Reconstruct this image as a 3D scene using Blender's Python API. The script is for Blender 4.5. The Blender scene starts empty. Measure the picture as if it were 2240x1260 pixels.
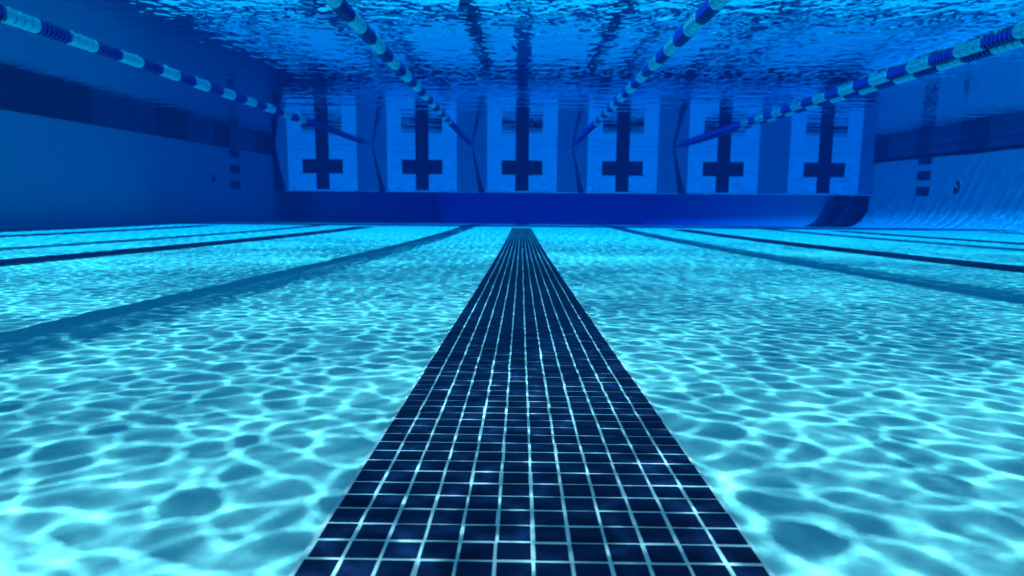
import bpy, math, random
import numpy as np
from mathutils import Vector, Matrix

S = bpy.context.scene
C = S.collection
R = math.radians

# ------------------------------------------------------------------ camera
PITCH, YAW, ROLL = .1378, .0131, .0081
cam = bpy.data.cameras.new("camera")
cam_o = bpy.data.objects.new("camera", cam)
C.objects.link(cam_o)
cam.sensor_width = 36
cam.lens = 22.91
cam.dof.use_dof = True
cam.dof.focus_distance = .85
cam.dof.aperture_fstop = 9
cam.clip_start = .02
cam.clip_end = 400
fw = Vector((-math.sin(YAW) * math.cos(PITCH), math.cos(YAW) * math.cos(PITCH), -math.sin(PITCH)))
cam_o.matrix_world = (Matrix.Translation((-.01, 0, -1.247)) @ fw.to_track_quat('-Z', 'Y').to_matrix().to_4x4()
                      @ Matrix.Rotation(ROLL, 4, 'Z'))
S.camera = cam_o

# ------------------------------------------------------------------ sun and sky
under = Vector((.16, .60, -1)).normalized()          # the way sunbeams run under water
hor = Vector((under.x, under.y, 0)) * 1.333           # Snell: the way they run in the air
air = Vector((hor.x, hor.y, -math.sqrt(1 - hor.length ** 2)))
sun = bpy.data.lights.new("sun", 'SUN')
sun.energy = 5.0
sun.angle = R(.5)
sun.color = (1, .97, .92)
sun.cycles.is_caustics_light = True
sun_o = bpy.data.objects.new("sun", sun)
C.objects.link(sun_o)
sun_o.rotation_euler = air.to_track_quat('-Z', 'Y').to_euler()
W = bpy.data.worlds.new("World")
S.world = W
W.use_nodes = True
wn = W.node_tree
sky = wn.nodes.new('ShaderNodeTexSky')
sky.sky_type = 'NISHITA'
sky.sun_disc = False
sky.air_density = .45
sky.dust_density = .2
to_sun = -air
sky.sun_elevation = math.asin(to_sun.z)
sky.sun_rotation = math.atan2(to_sun.x, to_sun.y)
wn.nodes['Background'].inputs[1].default_value = .05
wn.links.new(sky.outputs[0], wn.nodes['Background'].inputs[0])

S.view_settings.view_transform = 'Standard'
S.view_settings.look = 'None'
S.view_settings.gamma = 1
S.view_settings.exposure = 2.6
S.cycles.use_denoising = True
S.cycles.caustics_refractive = True
S.cycles.caustics_reflective = True
S.cycles.max_bounces = 10
S.cycles.diffuse_bounces = 2
S.cycles.glossy_bounces = 4
S.cycles.transmission_bounces = 8
S.cycles.volume_bounces = 2
S.cycles.sample_clamp_indirect = 4

rnd = random.Random(5)

# ------------------------------------------------------------------ helpers
def tag(o, label=None, cat=None, group=None, kind=None):
    for k, v in (('label', label), ('category', cat), ('group', group), ('kind', kind)):
        if v:
            o[k] = v
    return o

def link(name, me, mat=None, parent=None, recv=True):
    o = bpy.data.objects.new(name, me)
    C.objects.link(o)
    if mat:
        me.materials.append(mat)
    if parent:
        o.parent = parent
    if recv:
        o.cycles.is_caustics_receiver = True
    return o

def np_mesh(name, v, f, smooth=False):
    """v (n,3), f (m,4) quads"""
    v = np.asarray(v, np.float32)
    f = np.asarray(f, np.int32)
    me = bpy.data.meshes.new(name)
    me.vertices.add(len(v))
    me.vertices.foreach_set('co', v.ravel())
    me.loops.add(f.size)
    me.loops.foreach_set('vertex_index', f.ravel())
    me.polygons.add(len(f))
    me.polygons.foreach_set('loop_start', np.arange(0, f.size, 4, dtype=np.int32))
    me.polygons.foreach_set('loop_total', np.full(len(f), 4, np.int32))
    me.update(calc_edges=True)
    me.validate()
    if smooth:
        me.polygons.foreach_set('use_smooth', np.ones(len(me.polygons), bool))
    return me

def grid_faces(ny, nx, flip=False):
    i = np.arange(nx * ny).reshape(ny, nx)
    a, b, c, d = i[:-1, :-1], i[:-1, 1:], i[1:, 1:], i[1:, :-1]
    q = [a, b, c, d] if not flip else [a, d, c, b]
    return np.stack(q, -1).reshape(-1, 4)

class MB:
    def __init__(s):
        s.v, s.f = [], []
    def box(s, x0, x1, y0, y1, z0, z1, bev=0):
        n = len(s.v)
        if bev:
            b = bev
            # chamfered slab: outer ring, inset top and bottom along every axis kept simple (8+16 verts)
            pts = []
            for (ex, ey, ez) in ((0, b, b), (b, 0, b), (b, b, 0)):
                for X in (x0 + ex, x1 - ex):
                    for Y in (y0 + ey, y1 - ey):
                        for Z in (z0 + ez, z1 - ez):
                            pts.append((X, Y, Z))
            s.v += pts
            g = lambda k, i, j, l: n + k * 8 + i * 4 + j * 2 + l
            for i in (0, 1):
                s.f.append([g(0, i, 0, 0), g(0, i, 1, 0), g(0, i, 1, 1), g(0, i, 0, 1)][::(1 if i else -1)])
                s.f.append([g(1, 0, i, 0), g(1, 0, i, 1), g(1, 1, i, 1), g(1, 1, i, 0)][::(1 if i else -1)])
                s.f.append([g(2, 0, 0, i), g(2, 1, 0, i), g(2, 1, 1, i), g(2, 0, 1, i)][::(1 if i else -1)])
            for i in (0, 1):
                for j in (0, 1):
                    s.f.append([g(0, i, j, 0), g(0, i, j, 1), g(1, i, j, 1), g(1, i, j, 0)])
                    s.f.append([g(0, i, 0, j), g(0, i, 1, j), g(2, i, 1, j), g(2, i, 0, j)])
                    s.f.append([g(1, 0, i, j), g(1, 1, i, j), g(2, 1, i, j), g(2, 0, i, j)])
                    for l in (0, 1):
                        s.f.append([g(0, i, j, l), g(1, i, j, l), g(2, i, j, l)])
            return
        s.v += [(x, y, z) for x in (x0, x1) for y in (y0, y1) for z in (z0, z1)]
        for q in ((0, 1, 3, 2), (4, 6, 7, 5), (0, 4, 5, 1), (2, 3, 7, 6), (0, 2, 6, 4), (1, 5, 7, 3)):
            s.f.append([n + k for k in q])
    def lathe(s, prof, seg, M=None, closed=False):
        """prof: (radius, along-y) list, turned about the y axis"""
        n = len(s.v)
        for r, y in prof:
            for k in range(seg):
                a = 2 * math.pi * k / seg
                p = Vector((r * math.cos(a), y, r * math.sin(a)))
                s.v.append(tuple(M @ p) if M else tuple(p))
        m = len(prof)
        for i in range(m if closed else m - 1):
            for k in range(seg):
                a, b = n + i * seg + k, n + i * seg + (k + 1) % seg
                j = (i + 1) % m
                s.f.append([a, n + j * seg + k, n + j * seg + (k + 1) % seg, b])
    def build(s, name, mat, parent=None, smooth=False, recv=True):
        me = bpy.data.meshes.new(name)
        me.from_pydata(s.v, [], s.f)
        me.update()
        import bmesh
        bm = bmesh.new()
        bm.from_mesh(me)
        bmesh.ops.recalc_face_normals(bm, faces=bm.faces)
        bm.to_mesh(me)
        bm.free()
        if smooth:
            me.polygons.foreach_set('use_smooth', np.ones(len(me.polygons), bool))
        return link(name, me, mat, parent, recv)

def empty(name, loc=(0, 0, 0)):
    o = bpy.data.objects.new(name, None)
    C.objects.link(o)
    o.location = loc
    return o

def material(name, col, rough=.7, spec=.15, var=None, scale=3., bump=0, bscale=60., amount=.5):
    m = bpy.data.materials.new(name)
    m.use_nodes = True
    t = m.node_tree
    p = t.nodes['Principled BSDF']
    p.inputs['Base Color'].default_value = (*col, 1)
    p.inputs['Roughness'].default_value = rough
    p.inputs['Specular IOR Level'].default_value = spec
    g = t.nodes.new('ShaderNodeNewGeometry')
    if var:
        n = t.nodes.new('ShaderNodeTexNoise')
        n.inputs['Scale'].default_value = scale
        n.inputs['Detail'].default_value = 6
        n.inputs['Roughness'].default_value = .65
        t.links.new(g.outputs['Position'], n.inputs['Vector'])
        r = t.nodes.new('ShaderNodeMapRange')
        r.inputs['From Min'].default_value = .35
        r.inputs['From Max'].default_value = .7
        r.inputs['To Max'].default_value = amount
        t.links.new(n.outputs[0], r.inputs['Value'])
        x = t.nodes.new('ShaderNodeMix')
        x.data_type = 'RGBA'
        x.inputs[6].default_value = (*col, 1)
        x.inputs[7].default_value = (*var, 1)
        t.links.new(r.outputs[0], x.inputs[0])
        t.links.new(x.outputs[2], p.inputs['Base Color'])
    if bump:
        n = t.nodes.new('ShaderNodeTexNoise')
        n.inputs['Scale'].default_value = bscale
        n.inputs['Detail'].default_value = 4
        t.links.new(g.outputs['Position'], n.inputs['Vector'])
        b = t.nodes.new('ShaderNodeBump')
        b.inputs['Strength'].default_value = bump
        b.inputs['Distance'].default_value = .004
        t.links.new(n.outputs[0], b.inputs['Height'])
        t.links.new(b.outputs[0], p.inputs['Normal'])
    return m

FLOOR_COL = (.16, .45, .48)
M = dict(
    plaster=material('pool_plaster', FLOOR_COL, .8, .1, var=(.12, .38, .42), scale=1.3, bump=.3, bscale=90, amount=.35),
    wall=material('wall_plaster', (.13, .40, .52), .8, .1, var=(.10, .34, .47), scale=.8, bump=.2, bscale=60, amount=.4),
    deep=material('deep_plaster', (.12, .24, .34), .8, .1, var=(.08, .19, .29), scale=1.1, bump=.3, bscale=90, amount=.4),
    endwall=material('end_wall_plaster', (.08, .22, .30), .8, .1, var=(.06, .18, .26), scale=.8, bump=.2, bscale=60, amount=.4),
    tile=material('navy_tile', (.001, .0055, .027), .5, .05, var=(.003, .013, .05), scale=14, amount=.8),
    grout=material('grout', (.34, .50, .53), .85, .05, var=(.14, .30, .36), scale=20, amount=.6),
    band=material('gutter_tile', (.02, .075, .16), .4, .25, var=(.012, .05, .12), scale=3, bump=.2, bscale=40),
    dark=material('inlet_dark', (.012, .04, .09), .6, .1),
    mark=material('marker_tile', (.006, .022, .07), .45, .2, var=(.012, .04, .10), scale=20),
    pad=material('pad_panel', (.17, .31, .48), .55, .2, var=(.09, .21, .38), scale=4, bump=.5, bscale=110),
    cross=material('pad_cross', (.003, .005, .022), .5, .1, var=(.005, .012, .04), scale=8),
    bulk=material('bulkhead_shell', (.04, .095, .19), .6, .15, var=(.03, .08, .17), scale=1.5, bump=.2, bscale=30),
    lit_edge=material('painted_lit_edge', (.16, .42, .55), .6, .2, var=(.06, .16, .30), scale=1.7, amount=1.),  # pale patchy colour stands in for sunlight on the rail's edge
    steel=material('fitting_ring', (.10, .22, .30), .35, .5),
    white=material('float_white', (.36, .72, .76), .3, .4, var=(.35, .75, .78), scale=10),
    blue=material('float_blue', (.015, .035, .42), .3, .4, var=(.01, .025, .34), scale=10),
    cable=material('cable', (.12, .16, .2), .5, .3),
)

# ------------------------------------------------------------------ measures
LANE = 2.44
XL, XR = -2.5 * LANE, 3.5 * LANE          # side walls
CREST, YEND, YBACK = 11.7, 45., -4.
CAMZ = -1.247
def fz(y):
    y = np.asarray(y, float)
    yc = np.minimum(y, CREST)
    d = .2271 + .03526 * yc - .00112 * yc * yc
    d = np.where(y < 0, .2271 + .03526 * y, d)
    return CAMZ - d - np.maximum(y - CREST, 0) * .038

# ------------------------------------------------------------------ floor with coved edges
ys = np.concatenate([np.linspace(YBACK, CREST, 120), np.linspace(CREST + .25, YEND, 80)])
RC = .38
prof = [(x, 0) for x in np.linspace(XL + RC, XR - RC, 44)]     # (x, dz) across the pool
prof = np.array(prof)
def floor_sheet(name, yy, mat):
    z0 = fz(yy)
    v = np.stack([np.broadcast_to(prof[:, 0], (len(yy), len(prof))),
                  np.broadcast_to(yy[:, None], (len(yy), len(prof))),
                  z0[:, None] + prof[:, 1][None]], -1).reshape(-1, 3)
    return tag(link(name, np_mesh(name, v, grid_faces(len(yy), len(prof)), True), mat), kind='structure')
floor = floor_sheet('pool_floor', ys[ys <= CREST], M['plaster'])
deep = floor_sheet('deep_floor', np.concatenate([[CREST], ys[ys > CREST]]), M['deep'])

# dark tile line across the floor where it breaks to the deep end
mb = MB()
yy = np.array([CREST - .95, CREST - .15])
for k in range(40):
    xa = XL + RC + (XR - XL - 2 * RC) * k / 40
    xb = XL + RC + (XR - XL - 2 * RC) * (k + 1) / 40
    n = len(mb.v)
    mb.v += [(xa, yy[0], fz(yy[0]) + .004), (xb, yy[0], fz(yy[0]) + .004), (xb, yy[1], fz(yy[1]) + .004), (xa, yy[1], fz(yy[1]) + .004)]
    mb.f.append([n, n + 1, n + 2, n + 3])
o = mb.build('break_line', M['mark'], floor)
tag(o, 'thin dark tile line across the floor where it drops away')

# ------------------------------------------------------------------ lane lines: mosaic of navy tiles over pale grout
P = .02542
NC = 12
def tile_mesh(y0, y1):
    r = np.random.default_rng(11)
    rows = int((y1 - y0) / P)
    jj, ii = np.meshgrid(np.arange(NC), np.arange(rows))
    rowoff = r.normal(0, .00012, (rows, 1))
    cx = (jj - NC / 2 + .5) * P + r.normal(0, .00016, jj.shape) + rowoff
    # sheets of 12 rows sit a hair off each other
    cx = cx + (r.normal(0, .0004, rows // 12 + 1)[ii // 12])
    cy = y0 + (ii + .5) * P + r.normal(0, .0003, jj.shape)
    hw = P / 2 - .0008 + r.normal(0, .00018, jj.shape)
    hl = P / 2 - .0008 + r.normal(0, .00018, jj.shape)
    base = fz(cy)
    top = .0038 + r.normal(0, .00006, jj.shape)
    tx, ty = r.normal(0, .003, jj.shape), r.normal(0, .003, jj.shape)
    V = []
    b, c = .0013, .0011
    def ring(dx, dz):
        out = []
        # chamfered corners keep the tile outline soft: 8 points
        for sx, sy in ((-1, -1), (1, -1), (1, 1), (-1, 1)):
            X = cx + sx * (hw - dx)
            Y = cy + sy * (hl - dx)
            Z = base + (Y - cy) * -.03 + dz + tx * (X - cx) + ty * (Y - cy)
            out.append(np.stack([X, Y, Z], -1))
        return out
    rings = ring(0, 0) + ring(0, top - c) + ring(b, top)
    V = np.stack(rings, 2).reshape(-1, 12, 3)
    nt = len(V)
    q = []
    for a in (0, 4):
        for k in range(4):
            q.append([a + k, a + (k + 1) % 4, a + 4 + (k + 1) % 4, a + 4 + k])
    q.append([8, 9, 10, 11])
    q = np.array(q)
    F = (q[None] + (np.arange(nt) * 12)[:, None, None]).reshape(-1, 4)
    return np_mesh('lane_line', V.reshape(-1, 3), F)
LEND = 10.2
tm = tile_mesh(-1.2, LEND)
tm.materials.append(M['tile'])
gy = np.linspace(-1.2, LEND, 240)
gv = []
for y in gy:
    gv += [(-.1545, y, float(fz(y)) + .0031), (.1545, y, float(fz(y)) + .0031)]
gm = np_mesh('grout', gv, grid_faces(len(gy), 2))
gm.materials.append(M['grout'])
for i in range(-2, 4):
    o = bpy.data.objects.new('lane_line', tm)
    C.objects.link(o)
    o.location = (i * LANE, 0, 0)
    o.parent = floor
    o.cycles.is_caustics_receiver = True
    g = bpy.data.objects.new('grout', gm)
    C.objects.link(g)
    g.parent = o
    g.cycles.is_caustics_receiver = True

# the lines go on over the deep floor past the break
dy = np.linspace(CREST + .15, 41, 60)
dv = []
for y in dy:
    dv += [(-.152, y, float(fz(y)) + .005), (.152, y, float(fz(y)) + .005)]
dm = np_mesh('lane_line', dv, grid_faces(len(dy), 2))
dm.materials.append(M['mark'])
for i in range(-2, 4):
    o = bpy.data.objects.new('lane_line', dm)
    C.objects.link(o)
    o.location = (i * LANE, 0, 0)
    o.parent = deep
    o.cycles.is_caustics_receiver = True
    o['label'] = 'dark line going on over the deep floor'

# ------------------------------------------------------------------ side walls
def side_wall(x, s, label, y_marks, y_ring, blocks):
    """s=+1: the face looks to +x (left wall)"""
    root = empty('side_wall', (x, 8, -1))
    inv = Matrix.Translation((-x, -8, 1))
    tag(root, label, 'pool wall')
    yv = np.concatenate([np.linspace(YBACK, CREST, 40), np.linspace(CREST + .25, YEND, 60)])
    vv = []
    for y in yv:
        b = float(fz(y)) + RC
        for k in range(12):                  # rounded foot
            a = math.pi / 2 * k / 12
            vv.append((x + s * RC * (1 - math.sin(a)), y, b - RC * math.cos(a)))
        for z in (b, b + .25 * (-.27 - b), b + .6 * (-.27 - b), -.27):
            vv.append((x, y, z))
    def put(o):
        o.data.transform(inv)
        o.parent = root
        return o
    put(link('wall_face', np_mesh('wall_face', vv, grid_faces(len(yv), 16, s > 0), True), M['wall']))
    mb = MB()
    def bx(y0, y1, z0, z1, t, m=None):
        a, b = (x - .2 * s, x + t * s)
        (m or mb).box(min(a, b), max(a, b), y0, y1, z0, z1)
    bx(YBACK, YEND, -.272, -.118, .012)
    bx(YBACK, YEND, -.118, -.102, .002)
    bx(YBACK, YEND, -.102, .22, .014)
    bd = put(mb.build('tile_band', M['band'], None))
    for (a, b) in blocks:
        m = MB()
        bx(a, b, -.262, -.122, .0155, m)
        bx(a, b, -.098, .15, .0175, m)
        q = m.build('gutter_inlet', M['dark'], None)
        put(q)
    for zc in (-.37, -.70, -1.03):
        m = MB()
        bx(y_marks - .23, y_marks + .23, zc - .08, zc + .08, .005, m)
        put(m.build('marker_tile', M['mark'], None))
    m = MB()
    rot = Matrix.Translation((x, y_ring, -.92)) @ Matrix.Rotation(-s * math.pi / 2, 4, 'Z')
    m.lathe([(.090, 0), (.088, .012), (.082, .018), (.072, .016), (.068, .008), (.066, 0)], 40, rot)
    rg = put(m.build('inlet_ring', M['steel'], None, True))
    m = MB()
    m.lathe([(.067, .004), (.04, .009), (.0001, .012)], 32, rot)
    q = m.build('lens', M['bulk'], None, True)
    q.data.transform(inv)
    q.parent = rg
    return root
side_wall(XL, 1, 'pale pool wall along the left, unlit, with dark gutter band and a round fitting', 13.97, 12.97,
          ((-1, 1.4), (3.4, 5.6), (7.4, 9.4), (11.0, 12.0), (13.1, 13.8), (15.1, 16.1)))
side_wall(XR, -1, 'pale pool wall along the right, streaked with light above its rounded foot', 14.17, 13.03,
          ((8.0, 9.6), (10.2, 11.3), (12.3, 13.1), (14.0, 14.5), (15.6, 16.1)))

# far end wall and shallow end wall
def cross_wall(name, y, label, z1=.2):
    zb = float(fz(y)) - .1
    mb = MB()
    mb.box(XL, XR, min(y, y + .2 * (1 if y > 0 else -1)), max(y, y + .2 * (1 if y > 0 else -1)), zb, z1)
    o = mb.build(name, M['endwall'])
    o.data.transform(Matrix.Translation((0, -y, -zb)))
    o.location = (0, y, zb)
    return tag(o, label, 'pool wall')
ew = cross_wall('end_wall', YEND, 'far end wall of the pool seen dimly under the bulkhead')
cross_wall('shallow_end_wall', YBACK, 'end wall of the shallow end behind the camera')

# ------------------------------------------------------------------ bulkhead with touch pads
YB = 16.17
bk = empty('bulkhead', (0, YB, 0))
tag(bk, 'long blue bulkhead wall hanging across the pool with an open gap beneath', 'bulkhead')
m = MB()
m.box(XL + .03, XR - .03, 0, 1.2, -1.10, .22, .01)
m.build('hull', M['bulk'], bk)
m = MB()
m.box(XL + .035, XR - .035, -.012, 1.205, -1.135, -1.103, .006)
m.build('bottom_rail', M['bulk'], bk)
m = MB()
m.box(XL + .05, XR - .05, -.060, -.013, -1.130, -1.112, .004)
m.build('painted_lit_edge', M['lit_edge'], bk)  # added lip along the bottom rail, its lit look painted in the colour
names = ['first touch pad from the left wall, beside the corner',
         'second touch pad from the left, between the two left lane ropes',
         'centre touch pad, its dark cross straight above the tiled lane line',
         'touch pad just right of the centre one, between the two right lane ropes',
         'second touch pad from the right wall, left of the rightmost one',
         'rightmost touch pad, next to the right wall corner']
for n, i in enumerate(range(-2, 4)):
    root = empty('touch_pad', (i * LANE, YB, -1.085))
    tag(root, names[n], 'touch pad', 'touch pads hanging on the bulkhead')
    m = MB()
    m.box(-.855, .855, -.030, -.002, 0, 1.29, .006)
    m.build('panel', M['pad'], root)
    m = MB()                               # one cross-shaped sheet
    a, w, zb0, zb1 = .16, .495, .395, .735
    P8 = [(-a, .002), (a, .002), (a, zb0), (w, zb0), (w, zb1), (a, zb1), (a, 1.288), (-a, 1.288), (-a, zb1), (-w, zb1), (-w, zb0), (-a, zb0)]
    for yv in (-.034, -.029):
        m.v += [(x, yv, z) for x, z in P8]
    m.f += [[0, 1, 2, 5, 6, 7, 8, 11], [2, 3, 4, 5], [8, 9, 10, 11]]
    m.f += [[k, (k + 1) % 12, 12 + (k + 1) % 12, 12 + k] for k in range(12)]
    m.build('cross_mark', M['cross'], root)
    m = MB()
    m.box(-.855, .855, -.036, -.001, -.022, -.002, .003)
    m.build('edge_strip', M['pad'], root)

# ------------------------------------------------------------------ lane ropes
SEC = .336
def sec_mesh(kind):
    m = MB()
    pr = [(.008, .002)]
    n = 4 if kind == 'white' else 7
    L = (SEC - .006) / n
    for k in range(n):
        y = .003 + k * L
        if kind == 'white':
            pr += [(.046, y + .001), (.051, y + .004), (.0525, y + L * .5), (.051, y + L - .004), (.046, y + L - .001)]
        else:
            pr += [(.040, y + .001), (.040, y + L * .35), (.0525, y + L * .42), (.0535, y + L * .6), (.0525, y + L * .78), (.040, y + L * .85)]
    pr.append((.008, SEC - .002))
    m.lathe(pr, 28)
    if kind == 'white':
        # small studs ringing the end cap
        for k in range(14):
            a = 2 * math.pi * k / 14
            m.lathe([(.0001, .0), (.004, .0), (.004, .004), (.0001, .004)][::-1], 6,
                    Matrix.Translation((.042 * math.cos(a), -.001, .042 * math.sin(a))))
    me = bpy.data.meshes.new('float_section')
    me.from_pydata(m.v, [], m.f)
    import bmesh
    bm = bmesh.new(); bm.from_mesh(me)
    bmesh.ops.recalc_face_normals(bm, faces=bm.faces)
    bm.to_mesh(me); bm.free()
    me.polygons.foreach_set('use_smooth', np.ones(len(me.polygons), bool))
    me.set_sharp_from_angle(angle=R(38))
    me.materials.append(M[kind])
    return me
SM = {'white': sec_mesh('white'), 'blue': sec_mesh('blue')}
def rope(x, phase, label, x_near=None, z=-.004, z_near=None, y_blue=11.1, y_near=-1.2):
    """x, z at the bulkhead; x_near, z_near at the near end"""
    x_near = x if x_near is None else x_near
    z_near = z if z_near is None else z_near
    y1 = YB - .06
    root = empty('lane_rope', (x, y1, z))
    tag(root, label, 'lane rope', 'floating lane ropes')
    def pos(y):
        t = (y1 - y) / (y1 - y_near)
        return Vector((x + (x_near - x) * t, y, z + (z_near - z) * t + .004 * math.sin(y * 1.9 + x)))
    y = y_blue + phase
    ny = y
    secs = []
    while ny + SEC < y1 - .85:
        secs.append(('blue', ny)); ny += SEC
    k = 0
    nb = y - SEC
    while nb > y_near:
        secs.append(('white' if k % 2 == 0 else 'blue', nb)); nb -= SEC; k += 1
    for kind, sy in secs:
        o = bpy.data.objects.new('float_section', SM[kind])
        C.objects.link(o)
        o.parent = root
        a, b = pos(sy), pos(sy + SEC)
        o.rotation_mode = 'QUATERNION'
        o.rotation_quaternion = (b - a).to_track_quat('Y', 'Z')
        o.location = a - Vector(root.location)
        o.cycles.is_caustics_receiver = True
        o['label'] = 'ribbed white float run' if kind == 'white' else 'ribbed dark blue float run'
    m = MB()
    a, b = pos(y_near), pos(y1)
    L = (b - a).length
    mt = (b - a).to_track_quat('Y', 'Z').to_matrix().to_4x4()
    mt.translation = a - Vector(root.location)
    m.lathe([(.007, 0), (.007, L + .06)], 10, mt)
    m.build('cable', M['cable'], root, True)
    m = MB()
    q0, q1 = pos(ny), pos(y1)
    LE = (q1 - q0).length
    mt = (q1 - q0).to_track_quat('Y', 'Z').to_matrix().to_4x4()
    mt.translation = q0 - Vector(root.location)
    m.lathe([(.008, .0), (.040, .004), (.040, .05), (.020, LE * .25), (.013, LE * .6), (.010, LE)], 16, mt)
    m.build('end_sleeve', M['blue'], root, True)
    return root
rope(-1.5 * LANE, .0, 'outer left lane rope of white and dark blue floats, nearest the shaded left wall')
rope(-.5 * LANE, .0, 'inner left lane rope of white and blue floats, just left of the centre line')
rope(.5 * LANE, .0, 'inner right lane rope of white and blue floats, just right of the centre line')
rope(1.5 * LANE, .05, 'outer right lane rope of white and blue floats, the higher of the pair running together')
rope(1.5 * LANE + .03, .38, 'second rope of the outer right pair, lying just below and beyond the higher one', x_near=1.5 * LANE + .10, z=-.02, z_near=-.062)

# ------------------------------------------------------------------ water surface: real ripples
rg = np.random.default_rng(3)
def graded(a, b, step):
    out = [a]
    while out[-1] < b:
        out.append(out[-1] + step(out[-1]))
    return np.array(out)
def sx(x):
    d = abs(x - .1)
    g = .0037 + .0035 * min(1, max(0, d - 1.4) / .8)
    if x < 0:
        return g + .009 * min(1, max(0, d - 2.2) / 3)
    return g + .003 * min(1, max(0, d - 2.2) / 3)
def sy(y):
    if y < -.7:
        return .05 if y < -1.3 else .01
    if y < 14.9:
        return .0037 + .0035 * min(1, max(0, y - 1.4) / .8) + .0065 * min(1, max(0, y - 2.2) / 4)
    return .010 if y < 16.3 else .05 if y < 20 else .14
xs, ysw = graded(XL, XR, sx), graded(YBACK, YEND, sy)
print('water grid', len(xs), len(ysw))
X, Y = np.meshgrid(xs, ysw)
def smooth(a, b, x):
    t = np.clip((x - a) / (b - a), 0, 1)
    return t * t * (3 - 2 * t)
Z = np.zeros_like(X)
Xf, Yf = X.astype(np.float32), Y.astype(np.float32)
stx = np.array([sx(x) for x in xs], np.float32)[None, :]
sty = np.array([sy(y) for y in ysw], np.float32)[:, None]
step = np.maximum(stx, sty)
calm = 1 - (.55 - .25 * smooth(5.5, 8, Xf)) * smooth(2.8, 9, Yf) - .2 * smooth(9, 12, Yf) * (1 - smooth(14.2, 15.4, Yf))
def add(n, l0, l1, amp, dirf, mask=None):
    for i in range(n):
        lam = l0 * (l1 / l0) ** ((i + rg.random()) / n)
        th = dirf()
        k = 2 * math.pi / lam
        a = amp(lam) / math.sqrt(n / 2)
        ph = k * (Xf * math.cos(th) + Yf * math.sin(th)) + rg.random() * 6.28
        w = np.sin(ph) * a * smooth(3.2, 4.6, lam / step)
        Z.__iadd__(w * (calm if mask is None else mask))
anyway = lambda: rg.random() * 2 * math.pi
# gusts: the fine ripples come in patches
patch = np.ones_like(Xf)
for i in range(9):
    l_, t_ = .45 + 1.6 * rg.random(), rg.random() * 6.28
    patch += .09 * np.sin(6.28 / l_ * (Xf * math.cos(t_) + Yf * math.sin(t_)) + rg.random() * 6.28)
patch = np.clip(patch, .35, 1.5)
fine = calm * patch
# amplitude set so that every band bends the light by about the same amount
curv = lambda c: (lambda lam: c * (lam / (2 * math.pi)) ** 2)
add(54, .020, .036, curv(.95), anyway, fine)
add(44, .036, .068, curv(1.35), anyway, fine)
add(34, .068, .32, curv(.34), anyway)
add(20, .12, .3, lambda lam: .005 * lam / (2 * math.pi), lambda: math.pi / 2 + rg.normal(0, .30), smooth(3.5, 5.5, Yf) * (1 - .6 * smooth(7, 10, Yf)) * (1 - smooth(13, 15, Yf)))
add(26, .075, .13, curv(.65), anyway, smooth(2.2, 4.5, Yf) * (1 - .6 * smooth(8, 12, Yf)))
# long low swell lines lying across the pool near the bulkhead
add(12, .22, .5, lambda lam: .013 * lam / (2 * math.pi), lambda: math.pi / 2 + rg.normal(0, .10), smooth(7, 9.5, Yf) * (1 - smooth(13, 15, Yf)))
water = link('water_surface', np_mesh('water_surface', np.stack([X, Y, Z], -1).reshape(-1, 3), grid_faces(len(ysw), len(xs)), True), None, recv=False)
wm = bpy.data.materials.new('water')
wm.use_nodes = True
t = wm.node_tree
t.nodes.clear()
g = t.nodes.new('ShaderNodeBsdfGlass')
g.inputs['IOR'].default_value = 1.333
g.inputs['Roughness'].default_value = 0
oo = t.nodes.new('ShaderNodeOutputMaterial')
t.links.new(g.outputs[0], oo.inputs[0])
water.data.materials.append(wm)
water.cycles.is_caustics_caster = True
tag(water, kind='structure')

# ------------------------------------------------------------------ the blue of the water itself
m = MB()
m.box(XL - 1.5, XR + 1.5, YBACK - 1.5, YEND + 1.5, float(fz(YEND)) - 1.3, .6)
hz = m.build('haze', None, recv=False)
vm = bpy.data.materials.new('haze')
vm.use_nodes = True
t = vm.node_tree
t.nodes.clear()
p = t.nodes.new('ShaderNodeVolumePrincipled')
p.inputs['Color'].default_value = (.002, .006, .024, 1)
p.inputs['Absorption Color'].default_value = (.0, .665, .895, 1)
p.inputs['Density'].default_value = .56
oo = t.nodes.new('ShaderNodeOutputMaterial')
t.links.new(p.outputs[0], oo.inputs['Volume'])
hz.data.materials.append(vm)
tag(hz, kind='stuff')
